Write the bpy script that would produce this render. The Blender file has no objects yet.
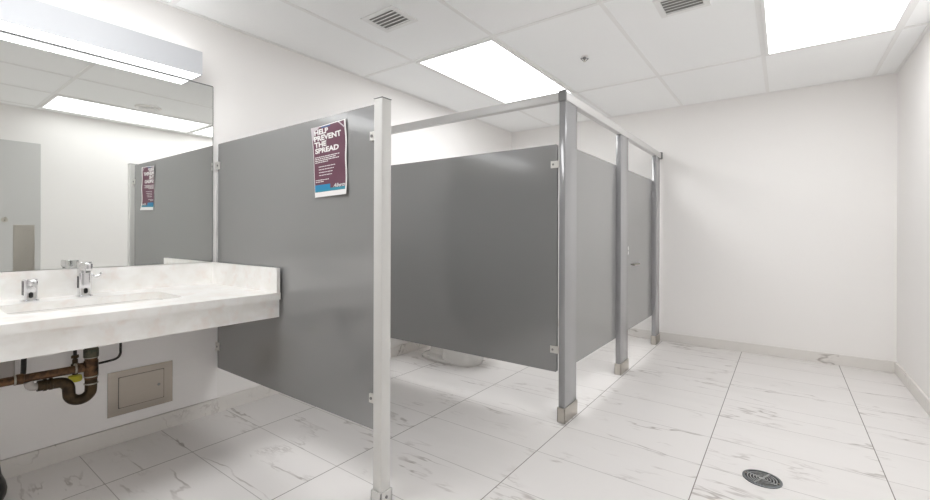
import bpy, bmesh, math, random
from mathutils import Vector, Matrix

S = bpy.context.scene
COL = S.collection
PI = math.pi
R = math.radians

# ------------------------------------------------------------------ camera, world, lights, exposure
cam_d = bpy.data.cameras.new('camera')
cam = bpy.data.objects.new('camera', cam_d)
COL.objects.link(cam)
cam.matrix_world = (Matrix.Translation((0, 0, 1.20)) @ Matrix.Rotation(R(36.31), 4, 'Z')
                    @ Matrix.Rotation(R(90), 4, 'X') @ Matrix.Rotation(0.0031, 4, 'Z'))
cam_d.sensor_fit = 'HORIZONTAL'
cam_d.sensor_width = 36
cam_d.lens = 36 * 433.9 / 930
cam_d.shift_y = -(250 - 233.1) / 930
cam_d.clip_start = 0.02
S.camera = cam

world = bpy.data.worlds.new('world')
S.world = world
world.use_nodes = True
world.node_tree.nodes['Background'].inputs[0].default_value = (0.9, 0.95, 1, 1)
world.node_tree.nodes['Background'].inputs[1].default_value = 0.05

PANEL_LIGHT = 5.1      # luminous lenses of the ceiling fittings
DIM_LIGHT = 2.0        # the weaker fitting seen in the mirror
DOOR_LIGHT = 4.1       # the fitting near the right wall
ADDED_UP_LIGHT = 1.4         # unseen upward lens added to the bar light to lift the ceiling
BAR_LIGHT = 3.0        # lens of the bar light over the mirror
S.view_settings.view_transform = 'Standard'
S.view_settings.look = 'None'
S.view_settings.exposure = 0.78
S.view_settings.gamma = 1.0
S.view_settings.use_curve_mapping = False
S.cycles.max_bounces = 14
S.cycles.diffuse_bounces = 9
S.cycles.glossy_bounces = 6
S.cycles.caustics_reflective = False
S.cycles.caustics_refractive = False
S.cycles.sample_clamp_indirect = 6
S.cycles.use_denoising = True

# ------------------------------------------------------------------ node helpers
def srgb(r, g, b):
    f = lambda c: (c / 255 / 12.92) if c / 255 <= 0.04045 else ((c / 255 + 0.055) / 1.055) ** 2.4
    return (f(r), f(g), f(b), 1)

def base_mat(name, col, rough=0.5, metal=0.0, spec=0.5):
    m = bpy.data.materials.new(name)
    m.use_nodes = True
    nt = m.node_tree
    p = nt.nodes['Principled BSDF']
    p.inputs['Base Color'].default_value = col
    p.inputs['Roughness'].default_value = rough
    p.inputs['Metallic'].default_value = metal
    p.inputs['Specular IOR Level'].default_value = spec
    return m, nt, p

def N(nt, typ, **kw):
    n = nt.nodes.new(typ)
    for k, v in kw.items():
        setattr(n, k, v)
    return n

def math_n(nt, op, a, b=None, c=None):
    n = N(nt, 'ShaderNodeMath', operation=op)
    for i, v in enumerate((a, b, c)):
        if v is None:
            continue
        if isinstance(v, (int, float)):
            n.inputs[i].default_value = v
        else:
            nt.links.new(v, n.inputs[i])
    return n.outputs[0]

def geo_pos(nt):
    return N(nt, 'ShaderNodeNewGeometry').outputs['Position']

def noise(nt, vec, scale, detail=2, rough=0.5, dist=0.0):
    n = N(nt, 'ShaderNodeTexNoise')
    n.inputs['Scale'].default_value = scale
    n.inputs['Detail'].default_value = detail
    n.inputs['Roughness'].default_value = rough
    n.inputs['Distortion'].default_value = dist
    nt.links.new(vec, n.inputs['Vector'])
    return n.outputs[0]

def mapping(nt, vec, loc=(0, 0, 0), rot=(0, 0, 0), scale=(1, 1, 1)):
    n = N(nt, 'ShaderNodeMapping')
    n.inputs['Location'].default_value = loc
    n.inputs['Rotation'].default_value = rot
    n.inputs['Scale'].default_value = scale
    nt.links.new(vec, n.inputs['Vector'])
    return n.outputs[0]

def mixc(nt, fac, a, b):
    n = N(nt, 'ShaderNodeMix', data_type='RGBA')
    for sock, v in ((n.inputs['Factor'], fac), (n.inputs['A'], a), (n.inputs['B'], b)):
        pass
    ins = [i for i in n.inputs if i.enabled]
    for sock, v in zip((n.inputs[0], n.inputs[6], n.inputs[7]), (fac, a, b)):
        if isinstance(v, (int, float)) or isinstance(v, tuple):
            sock.default_value = v
        else:
            nt.links.new(v, sock)
    return n.outputs[2]

def ramp(nt, fac, lo, hi):
    n = N(nt, 'ShaderNodeMapRange', interpolation_type='SMOOTHSTEP')
    n.inputs[1].default_value = lo
    n.inputs[2].default_value = hi
    nt.links.new(fac, n.inputs[0])
    return n.outputs[0]

def bump(nt, p, h, strength, dist=0.002):
    b = N(nt, 'ShaderNodeBump')
    b.inputs['Strength'].default_value = strength
    b.inputs['Distance'].default_value = dist
    nt.links.new(h, b.inputs['Height'])
    nt.links.new(b.outputs[0], p.inputs['Normal'])

def painted(name, col, rough=0.5, var=0.03, scale=6, bmp=0.05, metal=0.0, spec=0.5):
    """paint with a faint mottling and orange-peel"""
    m, nt, p = base_mat(name, col, rough, metal, spec)
    pos = geo_pos(nt)
    f = noise(nt, pos, scale, 3)
    dark = tuple(c * (1 - var) for c in col[:3]) + (1,)
    light = tuple(min(1, c * (1 + var)) for c in col[:3]) + (1,)
    nt.links.new(mixc(nt, f, dark, light), p.inputs['Base Color'])
    if bmp:
        bump(nt, p, noise(nt, pos, 350, 2), bmp, 0.0006)
    return m

def brushed(name, col, rough=0.3, axis=(1, 60, 60), metal=1.0):
    m, nt, p = base_mat(name, col, rough, metal)
    pos = mapping(nt, geo_pos(nt), scale=axis)
    f = noise(nt, pos, 8, 3, 0.6)
    d = tuple(c * 0.88 for c in col[:3]) + (1,)
    nt.links.new(mixc(nt, f, d, col), p.inputs['Base Color'])
    r = math_n(nt, 'MULTIPLY_ADD', f, 0.15, rough - 0.07)
    nt.links.new(r, p.inputs['Roughness'])
    return m

def marble_nodes(nt, tx, ty, x0, y0, ca=None, cb=None):
    """white porcelain with grey veins; every tile of the tx by ty grid gets its own vein layout. returns colour, grout mask"""
    pos = geo_pos(nt)
    sep = N(nt, 'ShaderNodeSeparateXYZ')
    nt.links.new(pos, sep.inputs[0])
    ux = math_n(nt, 'DIVIDE', math_n(nt, 'SUBTRACT', sep.outputs[0], x0), tx)
    uy = math_n(nt, 'DIVIDE', math_n(nt, 'SUBTRACT', sep.outputs[1], y0), ty)
    ix = math_n(nt, 'FLOOR', ux)
    iy = math_n(nt, 'FLOOR', uy)
    fx = math_n(nt, 'MULTIPLY', math_n(nt, 'FRACT', ux), tx)
    fy = math_n(nt, 'MULTIPLY', math_n(nt, 'FRACT', uy), ty)
    ex = math_n(nt, 'MINIMUM', fx, math_n(nt, 'SUBTRACT', tx, fx))
    ey = math_n(nt, 'MINIMUM', fy, math_n(nt, 'SUBTRACT', ty, fy))
    comb = N(nt, 'ShaderNodeCombineXYZ')
    nt.links.new(ix, comb.inputs[0]); nt.links.new(iy, comb.inputs[1])
    wn = N(nt, 'ShaderNodeTexWhiteNoise', noise_dimensions='2D')
    nt.links.new(comb.outputs[0], wn.inputs['Vector'])
    off = N(nt, 'ShaderNodeVectorMath', operation='SCALE')
    nt.links.new(wn.outputs['Color'], off.inputs[0]); off.inputs['Scale'].default_value = 40
    add = N(nt, 'ShaderNodeVectorMath', operation='ADD')
    nt.links.new(pos, add.inputs[0]); nt.links.new(off.outputs[0], add.inputs[1])
    v = mapping(nt, add.outputs[0], rot=(0, 0, R(-32)), scale=(0.6, 2.9, 2.3))
    n1 = noise(nt, v, 1.1, 5, 0.55, 0.15)
    vein = math_n(nt, 'ABSOLUTE', math_n(nt, 'SUBTRACT', n1, 0.5))
    vein = math_n(nt, 'SUBTRACT', 1.0, ramp(nt, vein, 0.0, 0.013))
    msk = ramp(nt, noise(nt, mapping(nt, add.outputs[0], loc=(7, 3, 0)), 2.6, 3), 0.44, 0.62)
    vein = math_n(nt, 'MULTIPLY', vein, msk)
    n2 = noise(nt, mapping(nt, add.outputs[0], loc=(3, 9, 1), rot=(0, 0, R(-52)), scale=(0.8, 3.2, 2)), 2.0, 6, 0.62, 0.1)
    v2 = math_n(nt, 'SUBTRACT', 1.0, ramp(nt, math_n(nt, 'ABSOLUTE', math_n(nt, 'SUBTRACT', n2, 0.52)), 0.0, 0.03))
    msk2 = ramp(nt, noise(nt, mapping(nt, add.outputs[0], loc=(1, 5, 2)), 3.3, 2), 0.56, 0.72)
    v2 = math_n(nt, 'MULTIPLY', math_n(nt, 'MULTIPLY', v2, msk2), 0.55)
    cloud = ramp(nt, noise(nt, v, 1.1, 4, 0.6), 0.45, 0.75)
    c = mixc(nt, math_n(nt, 'MULTIPLY', cloud, 0.35), ca or TILE_A, cb or TILE_B)
    c = mixc(nt, math_n(nt, 'MULTIPLY', math_n(nt, 'MAXIMUM', vein, v2), 0.8), c, VEIN)
    return c, ex, ey, sep

TILE_A = srgb(231, 228, 226)
TILE_B = srgb(219, 216, 213)
VEIN = srgb(158, 150, 144)

def floor_material():
    m, nt, p = base_mat('floor_porcelain', (1, 1, 1, 1), 0.32, 0, 0.45)
    c, ex, ey, sep = marble_nodes(nt, 0.7525, 0.3785, -0.343 - 0.7525 * 10, 1.787 - 0.3785 * 20)
    gx = math_n(nt, 'SUBTRACT', 1.0, ramp(nt, ex, 0.0014, 0.0029))
    gy = math_n(nt, 'MULTIPLY', math_n(nt, 'SUBTRACT', 1.0, ramp(nt, ey, 0.0010, 0.0024)), 0.6)
    g = math_n(nt, 'MAXIMUM', gx, gy)
    c = mixc(nt, g, c, srgb(132, 126, 122))
    nt.links.new(c, p.inputs['Base Color'])
    nt.links.new(math_n(nt, 'MULTIPLY_ADD', g, 0.4, 0.32), p.inputs['Roughness'])
    bump(nt, p, math_n(nt, 'SUBTRACT', 1.0, g), 0.25, 0.001)
    return m

def base_tile_material():
    m, nt, p = base_mat('baseboard_porcelain', (1, 1, 1, 1), 0.35, 0, 0.4)
    c, ex, ey, sep = marble_nodes(nt, 0.7525, 0.7525, -0.343 - 0.7525 * 10, 0.56 - 7.525, srgb(228, 225, 221), srgb(216, 212, 208))
    nt.links.new(c, p.inputs['Base Color'])
    return m

def quartz_material():
    m, nt, p = base_mat('quartz', (1, 1, 1, 1), 0.28, 0, 0.5)
    pos = geo_pos(nt)
    a = ramp(nt, noise(nt, pos, 9, 4, 0.55, 0.4), 0.35, 0.68)
    b = ramp(nt, noise(nt, mapping(nt, pos, loc=(4, 2, 8)), 13, 3, 0.6), 0.48, 0.72)
    c = mixc(nt, a, srgb(242, 240, 236), srgb(250, 249, 247))
    c = mixc(nt, math_n(nt, 'MULTIPLY', b, 0.5), c, srgb(236, 224, 217))
    nt.links.new(c, p.inputs['Base Color'])
    return m

def pipe_material(name, c1, c2, c3):
    m, nt, p = base_mat(name, c1, 0.42, 0.75)
    pos = geo_pos(nt)
    a = ramp(nt, noise(nt, pos, 28, 4, 0.6), 0.38, 0.62)
    b = ramp(nt, noise(nt, mapping(nt, pos, loc=(2, 5, 1)), 16, 3, 0.6), 0.55, 0.7)
    c = mixc(nt, a, c1, c2)
    c = mixc(nt, b, c, c3)
    nt.links.new(c, p.inputs['Base Color'])
    nt.links.new(math_n(nt, 'MULTIPLY_ADD', a, 0.3, 0.3), p.inputs['Roughness'])
    return m

def emit_mat(name, col, strength):
    m = bpy.data.materials.new(name)
    m.use_nodes = True
    nt = m.node_tree
    nt.nodes.clear()
    e = N(nt, 'ShaderNodeEmission')
    e.inputs[0].default_value = col
    e.inputs[1].default_value = strength
    o = N(nt, 'ShaderNodeOutputMaterial')
    nt.links.new(e.outputs[0], o.inputs[0])
    return m

def ceiling_material():
    m, nt, p = base_mat('acoustic_tile', (1, 1, 1, 1), 0.9, 0, 0.2)
    pos = geo_pos(nt)
    f = noise(nt, pos, 140, 2)
    big = noise(nt, pos, 1.5, 2)
    c = mixc(nt, big, srgb(250, 251, 251), srgb(252, 253, 253))
    c = mixc(nt, math_n(nt, 'MULTIPLY', ramp(nt, f, 0.6, 0.75), 0.12), c, srgb(190, 190, 190))
    nt.links.new(c, p.inputs['Base Color'])
    bump(nt, p, f, 0.15, 0.001)
    return m

M = {}
M['wall'] = painted('wall_paint', srgb(243, 241, 239), 0.6, 0.01, 2.0, 0.06, spec=0.35)
M['ceiling'] = ceiling_material()
M['tee'] = painted('grid_white', srgb(240, 240, 239), 0.5, 0.01)
M['floor'] = floor_material()
M['base'] = base_tile_material()
M['quartz'] = quartz_material()
M['ceramic'] = painted('sink_ceramic', srgb(238, 236, 232), 0.12, 0.01, bmp=0)
M['grey'] = painted('partition_grey', srgb(138, 138, 138), 0.35, 0.02, 3, 0, spec=0.5)
M['greypost'] = painted('partition_post_grey', srgb(148, 148, 150), 0.35, 0.015, 3, 0, spec=0.5)
for k in ('grey', 'greypost'):
    pb = M[k].node_tree.nodes['Principled BSDF']
    pb.inputs['Specular IOR Level'].default_value = 0.08
    pb.inputs['Coat Weight'].default_value = 1.0
    pb.inputs['Coat IOR'].default_value = 1.9
    pb.inputs['Coat Roughness'].default_value = 0.13
M['lightpost'] = painted('light_grey_post', srgb(212, 211, 208), 0.4, 0.01, 3, 0.03)
M['alu'] = brushed('rail_aluminium', srgb(214, 213, 212), 0.36, (60, 60, 60), 0.15)
M['zinc'] = brushed('bracket_zinc', srgb(222, 220, 215), 0.35, (30, 30, 30), 0.3)
M['steel'] = brushed('stainless', srgb(176, 168, 158), 0.34, (60, 1.5, 60))
M['steelv'] = brushed('stainless_upright', srgb(205, 200, 192), 0.3, (40, 40, 2))
M['drain'] = brushed('drain_metal', srgb(122, 126, 128), 0.4, (20, 20, 20), 0.8)
M['grate'] = brushed('grate_metal', srgb(176, 178, 178), 0.35, (20, 20, 20), 0.8)
M['chrome'] = brushed('chrome', srgb(232, 232, 234), 0.08, (4, 4, 4))
M['capgrey'] = painted('cap_grey', srgb(128, 128, 128), 0.45, 0.02)
M['black'] = painted('black_plastic', srgb(18, 18, 18), 0.35, 0.05, bmp=0)
M['darkgap'] = painted('dark_gap', srgb(70, 70, 70), 0.6, 0.03, bmp=0)
M['dark'] = painted('dark_void', srgb(26, 28, 29), 0.6, 0.05, bmp=0)
M['mirror'] = brushed('mirror_silver', (0.90, 0.915, 0.895, 1), 0.0, (1, 1, 1))
_mp = M['mirror'].node_tree
_pp = _mp.nodes['Principled BSDF']
for l in list(_pp.inputs['Roughness'].links) + list(_pp.inputs['Base Color'].links):
    _mp.links.remove(l)
_pp.inputs['Roughness'].default_value = 0.0
M['edge'] = painted('mirror_edge', srgb(120, 122, 120), 0.3, 0.02, bmp=0)
M['laminate'] = painted('white_laminate', srgb(248, 246, 245), 0.4, 0.006, 3, 0.02)
M['copper'] = pipe_material('tarnished_copper', srgb(74, 56, 42), srgb(118, 88, 62), srgb(44, 38, 32))
M['trap'] = pipe_material('tarnished_brass', srgb(58, 48, 36), srgb(84, 68, 48), srgb(34, 28, 22))
M['collar'] = pipe_material('worn_collar', srgb(76, 80, 70), srgb(104, 100, 84), srgb(40, 40, 34))
M['solder'] = brushed('solder_ring', srgb(176, 172, 162), 0.4, (8, 8, 8))
M['yellow'] = painted('yellow_plastic', srgb(196, 188, 40), 0.45, 0.03)
M['hose'] = painted('black_hose', srgb(34, 30, 28), 0.5, 0.1, 40)
M['white'] = painted('white_plastic', srgb(238, 236, 234), 0.4, 0.01)
M['ventgrey'] = painted('vent_grey', srgb(150, 150, 147), 0.5, 0.02)
M['boxgrey'] = painted('grey_box', srgb(178, 172, 168), 0.5, 0.02)
M['porcelain'] = painted('toilet_porcelain', srgb(240, 238, 235), 0.12, 0.006, bmp=0)
M['door'] = painted('door_paint', srgb(204, 204, 202), 0.4, 0.01, 3, 0.03)
M['housing'] = painted('fixture_white', srgb(196, 198, 202), 0.45, 0.008)
M['lens'] = emit_mat('ceiling_lens', (0.985, 0.993, 1, 1), PANEL_LIGHT)
M['lensdim'] = emit_mat('dim_ceiling_lens', (0.985, 0.993, 1, 1), DIM_LIGHT)
M['lensdoor'] = emit_mat('ceiling_lens_right', (0.985, 0.993, 1, 1), DOOR_LIGHT)
M['added_uplens'] = emit_mat('added_bar_uplens', (0.985, 0.993, 1, 1), ADDED_UP_LIGHT)
M['barlens'] = emit_mat('bar_lens', (0.985, 0.993, 1, 1), BAR_LIGHT)
M['maroon'] = painted('poster_maroon', srgb(100, 58, 76), 0.45, 0.06, 30, 0)
M['paper'] = painted('poster_paper', srgb(232, 230, 228), 0.5, 0.02, 20, 0)
M['teal'] = painted('poster_teal', srgb(40, 138, 160), 0.45, 0.03, 20, 0)
M['blue'] = painted('poster_blue', srgb(28, 128, 172), 0.45, 0.03, 20, 0)
M['navy'] = painted('poster_navy', srgb(62, 84, 128), 0.4, 0.04, 20, 0)
M['tape'] = painted('poster_tape', srgb(205, 198, 202), 0.25, 0.03, 20, 0)

# ------------------------------------------------------------------ mesh helpers
def box(bm, x0, x1, y0, y1, z0, z1, bev=0.0, seg=2):
    vs = bmesh.ops.create_cube(bm, size=1)['verts']
    bmesh.ops.scale(bm, vec=(x1 - x0, y1 - y0, z1 - z0), verts=vs)
    bmesh.ops.translate(bm, vec=((x0 + x1) / 2, (y0 + y1) / 2, (z0 + z1) / 2), verts=vs)
    if bev > 0:
        es = {e for v in vs for e in v.link_edges}
        bmesh.ops.bevel(bm, geom=list(es), offset=bev, segments=seg, profile=0.5, affect='EDGES')

def prism(bm, pts, axis, a, b, bev=0.0):
    """closed outline extruded along an axis; pts are the two other coordinates"""
    def P(p, t):
        if axis == 'x': return (t, p[0], p[1])
        if axis == 'y': return (p[0], t, p[1])
        return (p[0], p[1], t)
    A = [bm.verts.new(P(p, a)) for p in pts]
    B = [bm.verts.new(P(p, b)) for p in pts]
    n = len(pts)
    fs = [bm.faces.new(A), bm.faces.new(B[::-1])]
    for i in range(n):
        fs.append(bm.faces.new((A[i], B[i], B[(i + 1) % n], A[(i + 1) % n])))
    if bev > 0:
        rim = [e for f in fs[:2] for e in f.edges]
        bmesh.ops.bevel(bm, geom=rim, offset=bev, segments=2, profile=0.5, affect='EDGES')

def rrect(x0, x1, y0, y1, r, n=6):
    out = []
    for cx, cy, a0 in ((x1 - r, y1 - r, 0), (x0 + r, y1 - r, 90), (x0 + r, y0 + r, 180), (x1 - r, y0 + r, 270)):
        for i in range(n + 1):
            a = R(a0 + 90 * i / n)
            out.append((cx + r * math.cos(a), cy + r * math.sin(a)))
    return out

def cyl(bm, p0, p1, r0, r1=None, seg=24, bev=0.0):
    p0, p1 = Vector(p0), Vector(p1)
    r1 = r0 if r1 is None else r1
    d = p1 - p0
    vs = bmesh.ops.create_cone(bm, cap_ends=True, segments=seg, radius1=r0, radius2=r1, depth=d.length)['verts']
    q = Vector((0, 0, 1)).rotation_difference(d.normalized()).to_matrix().to_4x4()
    bmesh.ops.transform(bm, matrix=Matrix.Translation((p0 + p1) / 2) @ q, verts=vs)
    if bev > 0:
        es = [e for e in {e for v in vs for e in v.link_edges} if any(len(f.verts) > 4 for f in e.link_faces)]
        bmesh.ops.bevel(bm, geom=es, offset=bev, segments=2, profile=0.5, affect='EDGES')

def lathe(bm, prof, c, axis='z', seg=40, close=True):
    rings = []
    for r, h in prof:
        ring = []
        for i in range(seg):
            a = 2 * PI * i / seg
            x, y = r * math.cos(a), r * math.sin(a)
            if axis == 'z': p = (c[0] + x, c[1] + y, c[2] + h)
            elif axis == 'x': p = (c[0] + h, c[1] + x, c[2] + y)
            else: p = (c[0] + x, c[1] + h, c[2] + y)
            ring.append(bm.verts.new(p))
        rings.append(ring)
    for a, b in zip(rings, rings[1:]):
        for i in range(seg):
            bm.faces.new((a[i], a[(i + 1) % seg], b[(i + 1) % seg], b[i]))
    if close:
        bm.faces.new(rings[0][::-1]); bm.faces.new(rings[-1])

def catmull(pts, n=8):
    P = [Vector(p) for p in pts]
    P = [P[0] * 2 - P[1]] + P + [P[-1] * 2 - P[-2]]
    out = []
    for i in range(1, len(P) - 2):
        a, b, c, d = P[i - 1:i + 3]
        for k in range(n):
            t = k / n
            out.append(0.5 * (2 * b + (c - a) * t + (2 * a - 5 * b + 4 * c - d) * t * t + (3 * b - a - 3 * c + d) * t ** 3))
    out.append(P[-2])
    return out

def tube(bm, pts, r, seg=16, smooth=0):
    P = catmull(pts, smooth) if smooth else [Vector(p) for p in pts]
    rad = r if callable(r) else (lambda t: r)
    up = Vector((0.13, 0.27, 0.95)).normalized()
    rings = []
    n = len(P)
    prev = None
    for i, p in enumerate(P):
        t = (P[min(i + 1, n - 1)] - P[max(i - 1, 0)]).normalized()
        if prev is None:
            u = t.cross(up).normalized()
        else:
            u = (prev - t * prev.dot(t)).normalized()
        prev = u
        w = t.cross(u)
        rr = rad(i / (n - 1))
        rings.append([bm.verts.new(p + (u * math.cos(2 * PI * k / seg) + w * math.sin(2 * PI * k / seg)) * rr) for k in range(seg)])
    for a, b in zip(rings, rings[1:]):
        for k in range(seg):
            bm.faces.new((a[k], b[k], b[(k + 1) % seg], a[(k + 1) % seg]))
    bm.faces.new(rings[0]); bm.faces.new(rings[-1][::-1])

def obj(name, bm, mat, parent=None, smooth=True, angle=40, base=None):
    """link ONE mesh object; its origin sits at its base (things) or centre (parts)"""
    bmesh.ops.recalc_face_normals(bm, faces=bm.faces[:])
    co = [v.co for v in bm.verts]
    lo = Vector((min(c[i] for c in co) for i in range(3)))
    hi = Vector((max(c[i] for c in co) for i in range(3)))
    org = (lo + hi) / 2
    if parent is None:
        org.z = lo.z
    for v in bm.verts:
        v.co -= org
    # large flat faces keep flat normals: their edges to narrow bevel strips are sharp
    lim = math.cos(R(angle))
    for e in bm.edges:
        if len(e.link_faces) == 2:
            f, g = e.link_faces
            a, b = f.calc_area(), g.calc_area()
            e.smooth = not (f.normal.dot(g.normal) < lim or max(a, b) > 8 * min(a, b) + 1e-9)
    me = bpy.data.meshes.new(name)
    bm.to_mesh(me); bm.free()
    if smooth:
        for p in me.polygons:
            p.use_smooth = True
    o = bpy.data.objects.new(name, me)
    COL.objects.link(o)
    for mm in (mat if isinstance(mat, (list, tuple)) else [mat]):
        me.materials.append(mm)
    if parent is not None:
        o.parent = parent
        pw = Vector(parent['_w'])
        o.location = org - pw
    else:
        o.location = org
    o['_w'] = tuple(org)
    return o

def tag(o, label, cat, group=None):
    o['label'] = label
    o['category'] = cat
    if group:
        o['group'] = group
    return o

def empty(name, loc, label, cat, group=None):
    o = bpy.data.objects.new(name, None)
    o.empty_display_size = 0.1
    o.location = loc
    o['_w'] = tuple(loc)
    COL.objects.link(o)
    return tag(o, label, cat, group)

def struct(name, bm, mat, parent=None, **kw):
    o = obj(name, bm, mat, parent, **kw)
    if parent is None:
        o['kind'] = 'structure'
    return o

def B(*a, **k):
    bm = bmesh.new()
    box(bm, *a, **k)
    return bm

def C(*a, **k):
    bm = bmesh.new()
    cyl(bm, *a, **k)
    return bm

def T(*a, **k):
    bm = bmesh.new()
    tube(bm, *a, **k)
    return bm

# ------------------------------------------------------------------ room shell
XL, XR, YB, YF, ZC = -3.05, 0.79, 5.24, -2.0, 2.60
def room_box(name, a, mat, label, cat):
    o = struct(name, B(*a), mat, smooth=False)
    o['label'] = label; o['category'] = cat
    return o
room_box('floor', (XL - .1, XR + .1, YF - .1, YB + .1, -.08, 0), M['floor'], 'white grey-veined marble-look tile floor with thin grout lines', 'floor')
room_box('ceiling', (XL - .1, XR + .1, YF - .1, YB + .1, ZC, ZC + .08), M['ceiling'], 'white suspended ceiling of large acoustic tiles', 'ceiling')
room_box('wall_left', (XL - .1, XL, YF - .1, YB + .1, 0, ZC), M['wall'], 'off-white painted wall carrying the mirror and the sink counter', 'wall')
room_box('wall_back', (XL, XR, YB, YB + .1, 0, ZC), M['wall'], 'off-white painted far wall behind the toilet stall', 'wall')
room_box('wall_right', (XR, XR + .1, YF - .1, YB + .1, 0, ZC), M['wall'], 'off-white painted wall at the right edge', 'wall')
room_box('wall_front', (XL, XR, YF - .1, YF, 0, ZC), M['wall'], 'off-white painted wall opposite the far wall', 'wall')

def baseboard(name, a, label):
    o = struct(name, B(*a, bev=0.0015), M['base'], smooth=False)
    o['label'] = label; o['category'] = 'baseboard'
baseboard('baseboard_back', (XL + .014, XR - .014, YB - .014, YB, 0, .098), 'marble-look tile baseboard along the far wall')
baseboard('baseboard_right', (XR - .014, XR, 1.2, YB, 0, .098), 'marble-look tile baseboard along the right wall')
baseboard('baseboard_left', (XL, XL + .016, YF, YB, 0, .095), 'marble-look tile baseboard along the wall under the counter')

# ceiling grid of white tee bars
gx = [0.635 - 0.7675 * k for k in range(5)]
gy = [-1.965, -0.44, 1.075, 2.60, 4.125]
bm = bmesh.new()
for x in gx:
    box(bm, x - .014, x + .014, YF, YB, ZC - .004, ZC + .001)
for y in gy:
    box(bm, XL, XR, y - .014, y + .014, ZC - .0045, ZC + .001)
box(bm, XL, XL + .022, YF, YB, ZC - .005, ZC + .001)
box(bm, XR - .022, XR, YF, YB, ZC - .005, ZC + .001)
box(bm, XL, XR, YB - .022, YB, ZC - .0055, ZC + .001)
o = struct('trim_1', bm, M['tee'], smooth=False)
o['label'] = 'white metal grid bars between the ceiling tiles'; o['category'] = 'ceiling grid'

# door on the right wall, seen only in the mirror
bm = bmesh.new(); box(bm, XR - .022, XR - .001, .06, 1.125, .012, 2.205, bev=.003)
door = struct('door_1', bm, M['door'])
door['label'] = 'light grey door with a steel push plate, seen in the mirror'; door['category'] = 'door'
obj('push_plate', B(XR - .0245, XR - .0205, .905, 1.077, .765, 1.277, bev=.001), M['steelv'], door)['label'] = 'brushed steel push plate'
bm = bmesh.new()
cyl(bm, (XR - .0235, .84, 1.33), (XR - .0205, .84, 1.33), .028, bev=.001)
tube(bm, [(XR - .022, .84, 1.33), (XR - .05, .84, 1.325), (XR - .075, .84, 1.335), (XR - .085, .84, 1.36)], .008, 10, 5)
obj('coat_hook', bm, M['steelv'], door)['label'] = 'small metal coat hook'

# white laminate facing on the wall under the counter
o = struct('trim_2', B(XL, XL + .014, YF, 1.352, .0995, .735, bev=.001), M['laminate'], smooth=False)
o['label'] = 'white laminate facing sheet on the wall under the counter'; o['category'] = 'wall panel'

# ------------------------------------------------------------------ ceiling lights
def copy_thing(o, dloc, label, lens=None):
    c = o.copy(); COL.objects.link(c)
    c.location = Vector(o.location) + Vector(dloc)
    c['label'] = label
    for ch in list(o.children):
        d = ch.copy(); COL.objects.link(d); d.parent = c
        if lens and ch.name.startswith('diffuser'):
            d.data = ch.data.copy(); d.data.materials[0] = lens
    return c

def ceiling_light(x0, x1, y0, y1, label):
    t = empty('ceiling_light', ((x0 + x1) / 2, (y0 + y1) / 2, ZC - .012), label, 'light', 'ceiling light panels')
    bm = bmesh.new()
    w = .022
    for a in ((x0, x1, y0, y0 + w), (x0, x1, y1 - w, y1), (x0, x0 + w, y0 + w, y1 - w), (x1 - w, x1, y0 + w, y1 - w)):
        box(bm, *a, ZC - .011, ZC - .001, bev=.0015)
    obj('frame', bm, M['tee'], t, smooth=False)
    obj('diffuser', B(x0 + w, x1 - w, y0 + w, y1 - w, ZC - .008, ZC - .003), M['lens'], t, smooth=False)
    return t
dx, dy = 0.7675 - .03, 1.5225 - .03
l1 = ceiling_light(gx[4] + .015, gx[3] - .015, 2.615, 4.11, 'bright rectangular ceiling light panel above the toilet stall')
copy_thing(l1, (gx[1] - gx[4], 0, 0), 'bright rectangular ceiling light panel near the right wall', M['lensdoor'])
copy_thing(l1, (gx[1] - gx[4], -1.5275, 0), 'long ceiling light panel seen only in the mirror, nearest the grey door', M['lensdim'])
copy_thing(l1, (0, -3.055, 0), 'added ceiling light panel on the mirror side, unseen and out of frame')  # unseen panel added to brighten the counter and left wall

# ------------------------------------------------------------------ air vents
def vent(x0, x1, y0, y1, label):
    m_ = .035
    bm = bmesh.new()
    for a in ((x0 - m_, x1 + m_, y0 - m_, y0), (x0 - m_, x1 + m_, y1, y1 + m_), (x0 - m_, x0, y0, y1), (x1, x1 + m_, y0, y1)):
        box(bm, *a, ZC - .008, ZC - .0005, bev=.001)
    t = tag(obj('air_vent', bm, M['tee'], smooth=False), label, 'vent', 'ceiling air vents')
    obj('backing', B(x0, x1, y0, y1, ZC - .003, ZC - .0005), M['ventgrey'], t, smooth=False)
    n = 5
    step = (y1 - y0) / n
    for i in range(n):
        y = y0 + step * (i + .5)
        bm = bmesh.new()
        prism(bm, [(y - step * .22, ZC - .0105), (y - step * .20, ZC - .0115), (y + step * .30, ZC - .007), (y + step * .28, ZC - .006)], 'x', x0, x1)
        obj('slat', bm, M['tee'], t, smooth=False)
    return t
vent(-2.195, -1.975, 1.91, 2.078, 'small square louvred ceiling vent nearest the mirror wall')
vent(-.605, -.395, 2.80, 2.98, 'small louvred ceiling vent beside the ceiling light near right wall')

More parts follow.
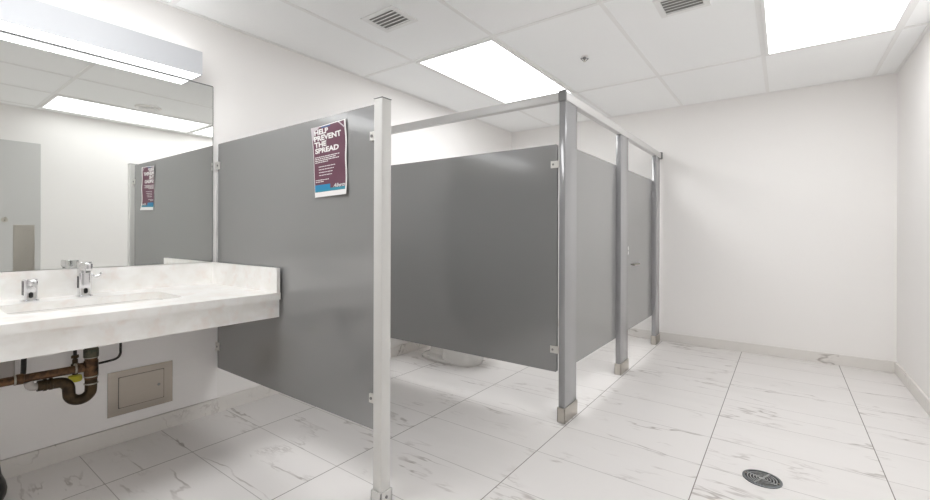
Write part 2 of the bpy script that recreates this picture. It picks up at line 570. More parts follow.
# ------------------------------------------------------------------ sprinkler
sx, sy = -1.272, 3.318
bm = bmesh.new(); lathe(bm, [(.026, 0), (.026, -.002), (.018, -.006), (.012, -.007)], (sx, sy, ZC - .0003), seg=28)
spr = tag(obj('sprinkler_head', bm, M['white']), 'small pendent fire sprinkler head on the ceiling over the stall front', 'sprinkler')
bm = bmesh.new(); cyl(bm, (sx, sy, ZC - .024), (sx, sy, ZC - .006), .011, seg=16)
cyl(bm, (sx, sy, ZC - .022), (sx, sy, ZC - .012), .014, seg=6)
obj('body', bm, M['capgrey'], spr)
dv = Vector((math.cos(R(36)), math.sin(R(36)), 0))
for k in (-1, 1):
    c0 = Vector((sx, sy, 0)) + dv * .010 * k
    c1 = Vector((sx, sy, 0)) + dv * .030 * k
    c2 = Vector((sx, sy, 0)) + dv * .006 * k
    obj('frame_arm', T([(c0.x, c0.y, ZC - .016), (c1.x, c1.y, ZC - .019), (c1.x * .6 + c2.x * .4, c1.y * .6 + c2.y * .4, ZC - .028), (c2.x, c2.y, ZC - .040)], .0028, 8, 4), M['capgrey'], spr)
obj('bulb', C((sx, sy, ZC - .040), (sx, sy, ZC - .024), .003, seg=10), M['copper'], spr)
bm = bmesh.new(); lathe(bm, [(.004, .002), (.013, .001), (.014, -.003), (.004, -.006)], (sx, sy, ZC - .040), seg=24)
obj('deflector', bm, M['zinc'], spr)

# ------------------------------------------------------------------ smoke detector (seen in the mirror)
bm = bmesh.new(); lathe(bm, [(.125, 0), (.125, -.010), (.118, -.016), (.095, -.018)], (-.334, 1.818, ZC - .0003), seg=40)
sd = tag(obj('smoke_detector', bm, M['white']), 'round white ceiling detector seen reflected in the mirror', 'detector')
bm = bmesh.new(); lathe(bm, [(.092, -.0175), (.088, -.03), (.06, -.040), (.03, -.043)], (-.334, 1.818, ZC), seg=40)
obj('dome', bm, M['tee'], sd)

# ------------------------------------------------------------------ mirror and bar light
MY0, MY1, MZ0, MZ1 = -.75, 1.322, 1.006, 2.1595
bm = bmesh.new(); box(bm, XL + .001, XL + .007, MY0, MY1, MZ0, MZ1)
mir = tag(obj('wall_mirror', bm, M['mirror'], smooth=False), 'large frameless wall mirror above the sink counter', 'mirror')
bm = bmesh.new()
for a in ((MY1, MY1 + .003, MZ0, MZ1 + .003), (MY0 - .003, MY0, MZ0, MZ1 + .003)):
    box(bm, XL + .001, XL + .0078, *a)
box(bm, XL + .001, XL + .0078, MY0, MY1, MZ1, MZ1 + .006)
obj('edge_strip', bm, M['edge'], mir, smooth=False)['label'] = 'thin dark polished edge'

FX, FY0, FY1, FZ0, FZ1 = -2.893, -.55, 1.196, 2.169, 2.312
bm = bmesh.new()
box(bm, FX - .006, FX, FY0, FY1, FZ0, FZ1, bev=.001)
box(bm, XL + .001, XL + .0155, FY0 + .006, FY1 - .006, FZ0, FZ1 - .006, bev=.001)
for y in (FY0, FY1 - .006):
    box(bm, XL + .001, FX - .006, y, y + .006, FZ0, FZ1 - .006, bev=.001)
bar = tag(obj('mirror_light', bm, M['housing'], smooth=False), 'long white box-shaped wall light mounted above the mirror', 'light')
obj('diffuser', B(XL + .016, FX - .006, FY0 + .006, FY1 - .006, FZ0 + .002, FZ0 + .008), M['barlens'], bar, smooth=False)['label'] = 'glowing white underside lens'
obj('added_diffuser', B(XL + .016, FX - .006, FY0 + .006, FY1 - .006, FZ1 - .008, FZ1 - .002), M['added_uplens'], bar, smooth=False)['label'] = 'added upward facing lens, unseen, brightening the ceiling'  # upward glow added on the hidden top to brighten the ceiling

# ------------------------------------------------------------------ sink counter
CX0, CX1, CY0, CY1 = XL + .0006, -2.248, -.75, 1.334
CT, LIP, APR = .867, .829, .731
SX0, SX1, SY0, SY1 = -2.835, -2.478, .318, .945
ctr = empty('sink_counter', ((CX0 + CX1) / 2, (CY0 + CY1) / 2, APR), 'white speckled stone counter with apron, hung on the mirror wall', 'counter')
# worktop slab with a rounded cut-out
bm = bmesh.new()
hole = rrect(SX0, SX1, SY0, SY1, .05, 6)
outer = [(CX1, CY1), (CX0, CY1), (CX0, CY0), (CX1, CY0)]
def ring_slab(bm, outer, hole, z0, z1):
    n = 7
    def bridging(z):
        O = [bm.verts.new((p[0], p[1], z)) for p in outer]
        H = [bm.verts.new((p[0], p[1], z)) for p in hole]
        return O, H
    Ot, Ht = bridging(z1); Ob, Hb = bridging(z0)
    for O, H in ((Ot, Ht), (Ob, Hb)):
        for k in range(4):
            for i in range(n - 1):
                bm.faces.new((O[k], H[k * n + i], H[k * n + i + 1]))
            j = (k + 1) % 4
            bm.faces.new((O[k], H[k * n + n - 1], H[j * n], O[j]))
    m_ = len(hole)
    for i in range(m_):
        bm.faces.new((Ht[i], Hb[i], Hb[(i + 1) % m_], Ht[(i + 1) % m_]))
    for i in range(4):
        bm.faces.new((Ot[i], Ob[i], Ob[(i + 1) % 4], Ot[(i + 1) % 4]))
ring_slab(bm, outer, hole, LIP, CT)
obj('worktop', bm, M['quartz'], ctr, smooth=False)
bm = bmesh.new()
box(bm, CX1 - .038, CX1 - .012, CY0, CY1, APR, LIP - .001, bev=.001)
obj('apron', bm, M['quartz'], ctr, smooth=False)
obj('backsplash', B(XL + .0006, XL + .022, CY0, CY1, CT, 1.003, bev=.0015), M['quartz'], ctr, smooth=False)
obj('side_splash', B(XL + .022, CX1 - .004, CY1 - .02, CY1, CT, 1.003, bev=.0015), M['quartz'], ctr, smooth=False)
# bowl hung under the cut-out
bm = bmesh.new()
rings = []
for off, z, r in ((.012, LIP - .001, .055), (-.002, LIP - .001, .05), (-.006, LIP - .02, .05), (-.022, LIP - .075, .06), (-.06, LIP - .105, .07), (-.13, LIP - .115, .04)):
    rings.append([bm.verts.new((p[0], p[1], z)) for p in rrect(SX0 - off, SX1 + off, SY0 - off, SY1 + off, r, 6)])
inner = rings
outer_r = []
for off, z, r in ((.012, LIP - .012, .055), (.004, LIP - .02, .05), (-.010, LIP - .085, .06), (-.055, LIP - .118, .07), (-.13, LIP - .128, .04)):
    outer_r.append([bm.verts.new((p[0], p[1], z)) for p in rrect(SX0 - off, SX1 + off, SY0 - off, SY1 + off, r, 6)])
def skin(bm, rs):
    for a, b in zip(rs, rs[1:]):
        for i in range(len(a)):
            bm.faces.new((a[i], a[(i + 1) % len(a)], b[(i + 1) % len(a)], b[i]))
skin(bm, rings); skin(bm, outer_r); skin(bm, [rings[0], outer_r[0]])
bm.faces.new(rings[-1]); bm.faces.new(outer_r[-1])
bowl = obj('sink_bowl', bm, M['ceramic'], ctr)
bowl['label'] = 'white undermounted rectangular sink bowl'
bm = bmesh.new(); lathe(bm, [(.036, .0005), (.036, .003), (.026, .004), (.022, .001)], (-2.655, .62, LIP - .115), seg=28)
obj('drain', bm, M['chrome'], bowl)

# ------------------------------------------------------------------ taps
def sensor_body(x, y, h, name, label, cat):
    bm = bmesh.new()
    prism(bm, rrect(x - .027, x + .027, y - .0245, y + .0245, .012, 5), 'z', CT + .006, CT + h, bev=.002)
    t = tag(obj(name, bm, M['chrome']), label, cat)
    bm = bmesh.new()
    prism(bm, rrect(x - .033, x + .033, y - .031, y + .031, .016, 5), 'z', CT + .0003, CT + .006, bev=.001)
    obj('base_plate', bm, M['chrome'], t)
    bm = bmesh.new()
    prism(bm, rrect(y - .008, y + .008, CT + .016, CT + .044, .0078, 5), 'x', x + .0255, x + .0295, bev=.0008)
    obj('sensor_window', bm, M['black'], t)['label'] = 'black oval sensor window'
    return t

fx, fy = -2.925, .645
t = sensor_body(fx, fy, .118, 'faucet', 'tall chrome sensor faucet with a side lever on the counter', 'faucet')
bm = bmesh.new()
prism(bm, rrect(fx - .027, fx + .027, fy - .026, fy + .026, .012, 5), 'z', CT + .119, CT + .178, bev=.002)
box(bm, fx + .02, fx + .125, fy - .024, fy + .006, CT + .136, CT + .176, bev=.006)
obj('spout', bm, M['chrome'], t)
bm = bmesh.new(); cyl(bm, (fx + .108, fy - .009, CT + .128), (fx + .108, fy - .009, CT + .138), .010, seg=18)
obj('aerator', bm, M['capgrey'], t)
obj('dark_strip', B(fx - .012, fx + .012, fy - .0262, fy - .0238, CT + .045, CT + .105, bev=.0008), M['black'], t)['label'] = 'dark reflection painted as a black side strip'  # black strip paints in a dark reflection on the chrome
bm = bmesh.new()
cyl(bm, (fx, fy + .023, CT + .105), (fx, fy + .034, CT + .105), .012, seg=18, bev=.001)
tube(bm, [(fx, fy + .03, CT + .105), (fx + .004, fy + .046, CT + .100), (fx + .006, fy + .060, CT + .104), (fx + .006, fy + .070, CT + .116)], lambda q: .0068 - .002 * q, 10, 5)
obj('lever', bm, M['chrome'], t)

dxx, dyy = -2.925, .443
t = sensor_body(dxx, dyy, .105, 'soap_dispenser', 'short chrome sensor soap dispenser beside the taller faucet', 'dispenser')
bm = bmesh.new()
box(bm, dxx + .02, dxx + .085, dyy - .012, dyy + .016, CT + .075, CT + .104, bev=.006)
obj('spout', bm, M['chrome'], t)
obj('dark_strip', B(dxx - .014, dxx + .018, dyy - .0262, dyy - .0238, CT + .03, CT + .098, bev=.0008), M['black'], t)['label'] = 'dark reflection painted as a black side strip'

# ------------------------------------------------------------------ plumbing under the counter
px_, py_ = -2.68, .617
ZB = LIP - .128
dp = empty('drain_pipe', (px_, py_ - .05, .39), 'tarnished brown drain pipe with a U-shaped trap below the sink', 'pipe')
obj('tailpiece', C((px_, py_, .495), (px_, py_, ZB + .001), .0245), M['copper'], dp)
for z0, z1, r in ((.600, .640, .0295), (.642, .655, .027), (.66, .70, .031)):
    obj('collar', C((px_, py_, z0), (px_, py_, z1), r, bev=.003), M['collar'], dp)
for z in (.506, .472, .597):
    obj('solder_ring', C((px_, py_, z), (px_, py_, z + .005), .0275), M['solder'], dp)
obj('tee_body', C((px_, py_, .512), (px_, py_, .585), .0275, bev=.003), M['copper'], dp)
obj('branch', T([(px_, py_, .552), (px_, .55, .554), (px_, .40, .557), (px_ - .005, -.35, .562)], .0185, 18), M['copper'], dp)
for y in (.578, .375):
    obj('branch_collar', C((px_, y - .012, .5575), (px_, y + .012, .5565), .0225, bev=.003), M['copper'], dp)
for y in (.560, .36):
    obj('solder_ring', C((px_, y - .003, .5575), (px_, y + .003, .5575), .0235), M['solder'], dp)
# the trap
pts = [(px_, py_, .505), (px_, py_, .465)]
for i in range(1, 12):
    a = PI * i / 12
    pts.append((px_ + .0, py_ - .040 + .040 * math.cos(a), .448 - .040 * math.sin(a)))
pts += [(px_, py_ - .080, .455), (px_, py_ - .083, .482), (px_, py_ - .100, .503), (px_, py_ - .130, .508), (px_, .43, .512)]
obj('trap', T(pts, .0235, 20, 3), M['trap'], dp)['label'] = 'darker U-shaped trap'
for y in (.455, .475):
    obj('trap_nut', C((px_, y - .006, .5105), (px_, y + .006, .510), .027, seg=12, bev=.002), M['trap'], dp)
obj('coupling', T([(px_, .432, .511), (px_, .420, .512), (px_, .408, .518), (px_, .402, .540)], .0165, 18, 4), M['boxgrey'], dp)['label'] = 'pale plastic coupling'

# shut-off valve on the wall
vx, vy = -2.985, .622
va = empty('shutoff_valve', (vx, vy, .44), 'small brass shut-off valve with a yellow handle behind the drain pipe', 'valve')
bm = bmesh.new()
cyl(bm, (XL + .0145, vy, .475), (vx, vy, .475), .011, seg=16)
cyl(bm, (vx, vy, .455), (vx, vy, .535), .012, seg=16, bev=.002)
cyl(bm, (vx, vy, .495), (vx, vy, .512), .017, seg=6, bev=.002)
cyl(bm, (vx, vy, .54), (vx, vy, .556), .016, seg=6, bev=.002)
obj('body', bm, M['trap'], va)
obj('stem', C((vx, vy, .53), (vx, vy, .70), .008, seg=14), M['hose'], va)
bm = bmesh.new(); lathe(bm, [(.012, .0), (.027, .002), (.030, .012), (.027, .030), (.012, .034)], (vx, vy, .418), seg=20)
obj('handle', bm, M['yellow'], va)['label'] = 'yellow plastic handle'
o = tag(obj('supply_tube', T([(vx, vy + .013, .487), (vx, .70, .489), (vx, .765, .492), (vx, .80, .50), (vx, .814, .522), (vx, .815, .56), (vx, .815, .729)], .0062, 12, 6), M['hose']),
        'thin dark bent supply tube running from the valve up to the counter', 'tube')
hy = (.300, .425)
for i, y in enumerate(hy):
    tag(obj('flexible_hose', T([(XL + .03, y + .005, .470), (XL + .06, y, .478), (XL + .10, y, .52), (XL + .115, y, .58), (XL + .115, y, .70)], .0105, 14, 6), M['hose']),
        ('black flexible hose at the left end of the pipework, cut by the frame', 'black flexible hose just right of the grey control box')[i], 'hose', 'black hoses under the counter')
bm = bmesh.new(); box(bm, XL + .0145, XL + .05, .335, .405, .475, .585, bev=.004)
cb = tag(obj('control_box', bm, M['boxgrey']), 'small grey control box on the wall between two black hoses', 'box')
obj('cover', B(XL + .05, XL + .054, .342, .398, .482, .578, bev=.001), M['boxgrey'], cb)

# stainless access panel
ax = XL + .0143
bm = bmesh.new(); box(bm, ax, ax + .004, .770, 1.089, .161, .411, bev=.001)
ap = tag(obj('access_panel', bm, M['steel'], smooth=False), 'square stainless steel access panel on the wall below the counter', 'panel')
ap['label'] = 'rectangular stainless steel access panel on the wall below the counter'
obj('gap_line', B(ax + .0041, ax + .0044, .818, 1.043, .199, .375), M['darkgap'], ap, smooth=False)
bm = bmesh.new(); prism(bm, rrect(.8205, 1.0405, .2015, .3725, .006, 3), 'x', ax + .0040, ax + .0062, bev=.0005)
dr = obj('panel_door', bm, M['steel'], ap, smooth=False)
bm = bmesh.new(); cyl(bm, (ax + .006, 1.015, .285), (ax + .0085, 1.015, .285), .0085, seg=18, bev=.0008)
obj('lock', bm, M['capgrey'], dr)

# ------------------------------------------------------------------ black bin at the left edge of the frame
bm = bmesh.new()
lathe(bm, [(.055, .004), (.068, .014), (.076, .035), (.079, .062), (.074, .09), (.062, .125), (.056, .17), (.055, .23), (.050, .232), (.050, .2)], (-2.80, .275, 0), seg=36, close=False)
bb = tag(obj('waste_bin', bm, M['black']), 'black rounded bin on the floor, mostly cut off by the picture edge', 'bin')
bm = bmesh.new(); lathe(bm, [(.0, 0.0003), (.055, .0003), (.055, .006), (.0, .006)], (-2.80, .275, 0), seg=36, close=False)
obj('base', bm, M['black'], bb)

# ------------------------------------------------------------------ toilet partitions
def panel_xz(name, x0, x1, yc, z0, z1, label, cat, th=.025):
    bm = bmesh.new()
    prism(bm, rrect(x0, x1, z0, z1, .008, 4), 'y', yc - th / 2, yc + th / 2, bev=.002)
    return tag(obj(name, bm, M['grey'], angle=30), label, cat)

def panel_yz(name, y0, y1, xc, z0, z1, label, cat, th=.025):
    bm = bmesh.new()
    prism(bm, rrect(y0, y1, z0, z1, .008, 4), 'x', xc - th / 2, xc + th / 2, bev=.002)
    return tag(obj(name, bm, M['grey'], angle=30), label, cat)

def bracket_y(parent, x0, x1, yf, z, h=.05, boltx=None):
    """small U bracket on a face looking to -y"""
    bm = bmesh.new()
    box(bm, x0, x1, yf - .010, yf - .0003, z - h / 2, z + h / 2, bev=.002)
    b = obj('bracket', bm, M['zinc'], parent)
    b['label'] = 'small bright metal bracket'
    bx = boltx if boltx is not None else (x0 + x1) / 2
    obj('bolt', C((bx, yf - .0135, z), (bx, yf - .0095, z), .007, seg=14, bev=.001), M['capgrey'], b)
    return b

# the near screen with the poster
P1Y = 1.361
p1 = panel_xz('partition_panel', -3.026, -1.500, P1Y, .302, 1.786, 'grey partition panel carrying the poster, beside the sink counter', 'partition panel')
PF = P1Y - .0125
for z in (1.64, .447):
    bracket_y(p1, -1.526, -1.4785, PF, z, .042, -1.512)
    bracket_y(p1, XL + .003 if z > 1 else XL + .016, -2.992, PF, z, .05, -3.008)
obj('wall_strip', B(XL + .0005, XL + .018, PF - .001, P1Y + .014, .80, 1.60, bev=.001), M['alu'], p1)['label'] = 'pale metal strip fixing the panel to the wall'

def shoe(parent, x0, x1, y0, y1, h=.092, m='steelv'):
    e = .006
    bm = bmesh.new()
    for a in ((x0 - e, x1 + e, y0 - e, y0 - .0005), (x0 - e, x1 + e, y1 + .0005, y1 + e), (x0 - e, x0 - .0005, y0 - e, y1 + e), (x1 + .0005, x1 + e, y0 - e, y1 + e)):
        box(bm, *a, .0005, h, bev=.001)
    s = obj('shoe', bm, M[m], parent, smooth=False)
    s['label'] = 'bright stainless foot cover'
    return s

# near post, free standing
bm = bmesh.new(); box(bm, -1.4775, -1.4235, 1.320, 1.376, .0008, 1.797, bev=.004)
q = tag(obj('partition_post', bm, M['lightpost']), 'free-standing pale grey square post at the end of the poster panel', 'post', 'partition posts')
bm = bmesh.new(); box(bm, -1.479, -1.422, 1.3185, 1.3775, 1.7973, 1.800, bev=.0015)
obj('cap', bm, M['capgrey'], q)['label'] = 'thin dark grey top cap'
sh = shoe(q, -1.4775, -1.4235, 1.320, 1.376, .055, 'lightpost')
obj('screw', C((-1.417, 1.345, .03), (-1.4135, 1.345, .03), .007, seg=12), M['capgrey'], sh)

# stall side panel
P2Y = 2.600
p2 = panel_xz('partition_panel', -3.028, -1.172, P2Y, .311, 1.772, 'dark grey side panel of the toilet stall under the overhead rail', 'partition panel')
PF2 = P2Y - .0125
for z in (1.642, .455):
    bracket_y(p2, -1.212, -1.1555, PF2, z, .045, -1.194)
    bracket_y(p2, XL + .017, -2.995, PF2, z, .045, -3.01)

# stall front posts
PX0, PX1 = -1.154, -1.112
post_lbl = ('thick grey corner post nearest the camera on the toilet stall', 'middle grey post between the fixed front panel and the stall door', 'grey end post of the toilet stall close to the far wall')
py = ((2.581, 2.772), (3.742, 3.957), (4.992, 5.168))
posts = []
for (y0, y1), lb in zip(py, post_lbl):
    bm = bmesh.new(); box(bm, PX0, PX1, y0, y1, .0008, 2.043, bev=.0018)
    q = tag(obj('partition_post', bm, M['greypost']), lb, 'post', 'partition posts')
    shoe(q, PX0, PX1, y0, y1, .094)
    posts.append(q)

DX = -1.1625
fp = panel_yz('partition_panel', 2.776, 3.738, DX, .310, 1.782, 'pale grey fixed front panel of the stall between corner and middle posts', 'partition panel')
for z in (1.762, 1.14, .335):
    obj('fixing_screw', C((DX + .0123, 2.806, z), (DX + .0155, 2.806, z), .006, seg=12), M['capgrey'], fp)
dr = panel_yz('stall_door', 3.962, 4.986, DX, .315, 1.782, 'pale grey stall door with a small pull handle', 'door')
bm = bmesh.new()
hz = .910
for y in (4.20, 4.36):
    cyl(bm, (DX + .0122, y, hz), (DX + .042, y, hz), .0065, seg=12)
tube(bm, [(DX + .040, 4.185, hz), (DX + .043, 4.22, hz), (DX + .044, 4.28, hz), (DX + .043, 4.34, hz), (DX + .040, 4.375, hz)], .0085, 12, 4)
obj('pull_handle', bm, M['steelv'], dr)['label'] = 'small horizontal metal pull handle'
bm = bmesh.new()
prism(bm, rrect(4.045, 4.080, 1.005, 1.085, .016, 5), 'x', DX + .0123, DX + .020, bev=.002)
lt = obj('latch', bm, M['alu'], dr)
obj('latch_slot', C((DX + .0198, 4.0625, 1.045), (DX + .0225, 4.0625, 1.045), .009, seg=16), M['capgrey'], lt)
bm = bmesh.new()
for z in (1.66, .45):
    pass
for z in (1.62, .47):
    bm = bmesh.new()
    cyl(bm, (DX + .019, 4.987, z - .035), (DX + .019, 4.987, z + .035), .007, seg=14, bev=.001)
    box(bm, DX + .0125, DX + .018, 4.95, 4.984, z - .03, z + .03, bev=.001)
    obj('hinge', bm, M['greypost'], dr)
bm = bmesh.new(); box(bm, DX + .0125, DX + .020, 4.035, 4.062, 1.758, 1.775, bev=.002)
obj('bumper', bm, M['copper'], dr)['label'] = 'tiny brown door bumper'

# overhead rails
bm = bmesh.new()
box(bm, XL + .014, PX0 - .004, 2.582, 2.628, 2.044, 2.102, bev=.004)
r1 = tag(obj('overhead_rail', bm, M['alu']), 'pale metal overhead rail above the dark side panel', 'rail', 'overhead stall rails')
obj('wall_flange', B(XL + .0005, XL + .014, 2.57, 2.64, 2.030, 2.116, bev=.002), M['capgrey'], r1)
bm = bmesh.new()
box(bm, PX0 - .002, PX1 + .003, 2.590, YB - .03, 2.044, 2.102, bev=.004)
r2 = tag(obj('overhead_rail', bm, M['alu']), 'long pale metal overhead rail above the stall door and front panel', 'rail', 'overhead stall rails')
obj('end_cap', B(PX0 - .004, PX1 + .006, 2.572, 2.590, 2.040, 2.108, bev=.003), M['capgrey'], r2)['label'] = 'dark grey corner cap'
obj('wall_flange', B(PX0 - .010, PX1 + .014, YB - .03, YB - .0006, 2.036, 2.112, bev=.003), M['capgrey'], r2)

# ------------------------------------------------------------------ toilet inside the stall
TY = 3.262
def loop(cx, cy, rx0, rx1, ry, z, n=40, p=2.4):
    out = []
    for i in range(n):
        a = 2 * PI * i / n
        c, s = math.cos(a), math.sin(a)
        rx = rx1 if c > 0 else rx0
        k = (abs(c) ** p + abs(s) ** p) ** (-1 / p)
        out.append((cx + rx * c * k, cy + ry * s * k, z))
    return out
def loft(bm, loops, cap0=True, cap1=True):
    V = [[bm.verts.new(p) for p in l] for l in loops]
    for a, b in zip(V, V[1:]):
        for i in range(len(a)):
            bm.faces.new((a[i], a[(i + 1) % len(a)], b[(i + 1) % len(a)], b[i]))
    if cap0: bm.faces.new(V[0][::-1])
    if cap1: bm.faces.new(V[-1])
to = empty('toilet', (-2.55, TY, 0), 'white floor-mounted toilet whose foot shows under the dark side panel', 'toilet')
bm = bmesh.new()
loft(bm, [loop(-2.53, TY, .34, .295, .168, .0006, p=2.7), loop(-2.53, TY, .34, .295, .170, .020, p=2.7), loop(-2.53, TY, .33, .285, .155, .032, p=2.7),
          loop(-2.53, TY, .27, .26, .100, .05, p=2.6), loop(-2.53, TY, .25, .25, .085, .16), loop(-2.53, TY, .27, .30, .13, .25), loop(-2.53, TY, .29, .40, .20, .35),
          loop(-2.53, TY, .30, .42, .22, .405), loop(-2.53, TY, .29, .41, .21, .412)])
ped = obj('pedestal', bm, M['porcelain'], to)
for s in (-1,):
    bm = bmesh.new(); lathe(bm, [(.02, 0), (.02, .008), (.012, .016), (.004, .018)], (-2.72, TY - .148, .030), seg=18)
    obj('bolt_cap', bm, M['porcelain'], ped)
bm = bmesh.new()   # front drum of the foot
loft(bm, [loop(-2.42, TY, .175, .175, .160, .0202, p=3.6), loop(-2.42, TY, .172, .172, .153, .12, p=3.6), loop(-2.42, TY, .18, .20, .16, .24, p=2.8), loop(-2.42, TY, .20, .25, .17, .30, p=2.5)])
obj('bowl_front', bm, M['porcelain'], to)
bm = bmesh.new(); loft(bm, [loop(-2.50, TY, .27, .40, .215, .4135), loop(-2.50, TY, .27, .40, .215, .428), loop(-2.50, TY, .265, .39, .205, .434)])
obj('seat', bm, M['white'], to)
bm = bmesh.new(); loft(bm, [loop(-2.50, TY, .27, .395, .212, .4355), loop(-2.50, TY, .27, .395, .212, .45), loop(-2.50, TY, .25, .37, .19, .458)])
obj('lid', bm, M['white'], to)
bm = bmesh.new(); box(bm, XL + .03, -2.80, TY - .27, TY + .27, .413, .76, bev=.025, seg=3)
tk = obj('tank', bm, M['porcelain'], to)
bm = bmesh.new(); box(bm, XL + .024, -2.793, TY - .278, TY + .278, .761, .80, bev=.012, seg=3)
obj('tank_lid', bm, M['porcelain'], tk)
bm = bmesh.new(); box(bm, -2.80, -2.785, TY - .21, TY - .17, .695, .715, bev=.003); box(bm, -2.787, -2.777, TY - .20, TY - .11, .698, .712, bev=.004)
obj('flush_lever', bm, M['chrome'], tk)

# ------------------------------------------------------------------ floor drain
cx, cy, rr = -.083, 2.576, .082
bm = bmesh.new()
lathe(bm, [(rr, .0004), (rr, .004), (rr - .004, .0052), (rr - .012, .0052), (rr - .012, .0004)], (cx, cy, 0), seg=56, close=False)
fd = tag(obj('floor_drain', bm, M['drain']), 'round dark slotted metal floor drain set in the tiles', 'drain')
bm = bmesh.new(); lathe(bm, [(.001, .0004), (rr - .012, .0004), (rr - .012, .001), (.001, .001)], (cx, cy, 0), seg=40, close=False)
obj('sump', bm, M['dark'], fd)['label'] = 'black opening under the grate'
bm = bmesh.new()
r_ = rr - .019
for k in range(5):
    ra, rb = r_ - k * .0125, r_ - k * .0125 - .005
    lathe(bm, [(ra, .0012), (ra, .0047), (rb, .0047), (rb, .0012)], (cx, cy, 0), seg=48, close=False)
for i in range(4):
    a = PI / 4 + i * PI / 2 + .35
    d = Vector((math.cos(a), math.sin(a), 0)); n_ = Vector((-d.y, d.x, 0)) * .003
    a0, a1 = Vector((cx, cy, 0)) + d * .008, Vector((cx, cy, 0)) + d * (rr - .013)
    ps = [a0 - n_, a1 - n_ * 1.4, a1 + n_ * 1.4, a0 + n_]
    prism(bm, [(p.x, p.y) for p in ps], 'z', .0013, .0045)
cyl(bm, (cx, cy, .0012), (cx, cy, .0048), .012, seg=20)
obj('grate', bm, M['grate'], fd)
for s in (-1, 1):
    obj('screw', C((cx + s * .068, cy - s * .012, .0047), (cx + s * .068, cy - s * .012, .0062), .005, seg=12), M['steel'], fd)

# ------------------------------------------------------------------ poster
PTL, PTR, PBL, PBR = Vector((-1.978, 0, 1.740)), Vector((-1.702, 0, 1.750)), Vector((-1.945, 0, 1.380)), Vector((-1.684, 0, 1.386))
PY = PF - .0022
def pp(u, v, h=0.0):
    """point on the slightly curled sheet; u across, v down, h off the paper"""
    p = PTL.lerp(PTR, u).lerp(PBL.lerp(PBR, u), v)
    curl = .008 * max(0, (v - .8) / .2) ** 2 * (0.35 + .65 * u) + .006 * max(0, (.12 - u) / .12) ** 2 * max(0, 1 - v * 2) + .0035 * math.sin(v * 7 + 1.2) ** 2 * u + .002 * max(0, (u - .85) / .15) ** 2
    return Vector((p.x + .003 * math.sin(v * 6), PY - curl - h, p.z))
def sheet(bm, u0, u1, v0, v1, h, nu=12, nv=16, th=.0005, cut=None):
    g = {}
    for s_, hh in ((0, h), (1, h + th)):
        for i in range(nu + 1):
            for j in range(nv + 1):
                g[s_, i, j] = bm.verts.new(pp(u0 + (u1 - u0) * i / nu, v0 + (v1 - v0) * j / nv, hh))
    for i in range(nu):
        for j in range(nv):
            for s_ in (0, 1):
                bm.faces.new((g[s_, i, j], g[s_, i + 1, j], g[s_, i + 1, j + 1], g[s_, i, j + 1]))
    for i in range(nu):
        for j in (0, nv):
            bm.faces.new((g[0, i, j], g[0, i + 1, j], g[1, i + 1, j], g[1, i, j]))
    for j in range(nv):
        for i in (0, nu):
            bm.faces.new((g[0, i, j], g[0, i, j + 1], g[1, i, j + 1], g[1, i, j]))
def poly(bm, pts, h, th=.0003):
    A = [bm.verts.new(pp(u, v, h)) for u, v in pts]
    Bv = [bm.verts.new(pp(u, v, h + th)) for u, v in pts]
    bm.faces.new(A); bm.faces.new(Bv[::-1])
    for i in range(len(pts)):
        j = (i + 1) % len(pts)
        bm.faces.new((A[i], A[j], Bv[j], Bv[i]))

bm = bmesh.new(); sheet(bm, 0, 1, 0, 1, 0, 14, 24)
po = tag(obj('poster', bm, M['paper'], angle=60), 'maroon HELP PREVENT THE SPREAD paper poster taped to the grey panel', 'poster')
bm = bmesh.new(); sheet(bm, .015, .955, .012, .93, .0006, 14, 22, .0002)
obj('printed_field', bm, M['maroon'], po, angle=60)['label'] = 'maroon printed area'
bm = bmesh.new(); sheet(bm, .015, .955, .888, .928, .0009, 14, 3, .0002)
obj('teal_band', bm, M['teal'], po, angle=60)['label'] = 'teal band near the bottom'
bm = bmesh.new(); sheet(bm, .015, .50, .828, .905, .0012, 8, 3, .0002)
obj('blue_block', bm, M['blue'], po, angle=60)['label'] = 'bright blue block at lower left'
bm = bmesh.new(); sheet(bm, .29, .56, .013, .036, .0009, 6, 2, .0002)
obj('navy_patch', bm, M['navy'], po, angle=60)['label'] = 'dark blue patch at the top'
bm = bmesh.new(); poly(bm, [(.0, .0), (.24, .0), (.20, .03), (.07, .06), (.045, .17), (.0, .21)], .0013)
obj('tape', bm, M['tape'], po)['label'] = 'pale creased tape at the upper left corner'
bm = bmesh.new(); poly(bm, [(.78, .012), (.82, .012), (.975, .10), (.975, .125)], .0013)  # pale sliver paints in the glare on the tape
obj('tape', bm, M['tape'], po)['label'] = 'painted glare line on the tape across the upper right corner'

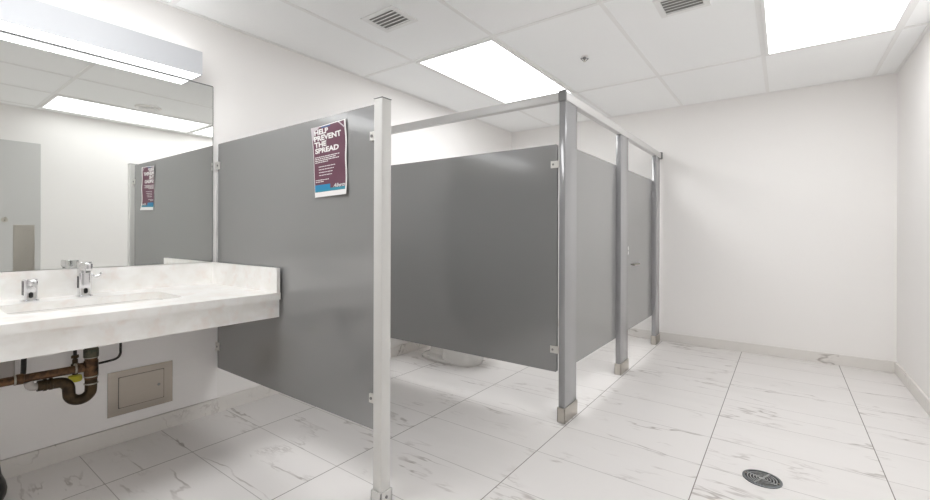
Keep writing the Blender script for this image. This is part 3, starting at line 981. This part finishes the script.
def lettering(name, lines, mat, h, shear=0.0, bold=.0):
    """lines: (text, u0, u1, v_top, v_bottom); glyph outlines laid onto the curled sheet"""
    bm = bmesh.new()
    for text, u0, u1, v0, v1 in lines:
        cu = bpy.data.curves.new('t', 'FONT')
        cu.body = text
        cu.offset = bold
        cu.shear = shear
        cu.resolution_u = 3
        to_ = bpy.data.objects.new('t', cu)
        COL.objects.link(to_)
        bpy.context.view_layer.update()
        me = bpy.data.meshes.new_from_object(to_.evaluated_get(bpy.context.evaluated_depsgraph_get()))
        bpy.data.objects.remove(to_); bpy.data.curves.remove(cu)
        xs = [v.co.x for v in me.vertices]; ys = [v.co.y for v in me.vertices]
        x0, x1, y0, y1 = min(xs), max(xs), min(ys), max(ys)
        b2 = bmesh.new(); b2.from_mesh(me); bpy.data.meshes.remove(me)
        for v in b2.verts:
            u = u0 + (u1 - u0) * (v.co.x - x0) / (x1 - x0)
            w = v1 + (v0 - v1) * (v.co.y - y0) / (y1 - y0)
            v.co = pp(u, w, h)
        tmp = bpy.data.meshes.new('tmp'); b2.to_mesh(tmp); b2.free()
        bm.from_mesh(tmp); bpy.data.meshes.remove(tmp)
    return obj(name, bm, mat, po, smooth=False)
lettering('headline', [('HELP', .07, .49, .042, .118), ('PREVENT', .05, .85, .130, .206), ('THE', .05, .41, .218, .294), ('SPREAD', .06, .77, .306, .382)], M['paper'], .0018, 0, .04)['label'] = 'white capitals reading HELP PREVENT THE SPREAD'
lettering('signature_mark', [('Alberta', .60, .945, .835, .885)], M['paper'], .0018, .35, .01)['label'] = 'white slanted word mark'
random.seed(4)
bm = bmesh.new()
def greek(u, ue, v, hgt):
    while u < ue - .02:
        w = random.uniform(.035, .10)
        w = min(w, ue - u)
        poly(bm, [(u, v), (u + w, v), (u + w, v + hgt), (u, v + hgt)], .0012)
        u += w + .014
for v, ue in ((.430, .82), (.455, .70), (.480, .78), (.505, .45)):
    greek(.05, ue, v, .011)
for v, ue in ((.570, .66), (.610, .62), (.650, .60), (.690, .58)):
    greek(.16, ue, v, .010)
for v, ue in ((.755, .46), (.780, .30)):
    greek(.05, ue, v, .010)
obj('small_print', bm, M['paper'], po, smooth=False)['label'] = 'rows of small illegible white text'

# tidy the helper property
for o in bpy.data.objects:
    if '_w' in o:
        del o['_w']
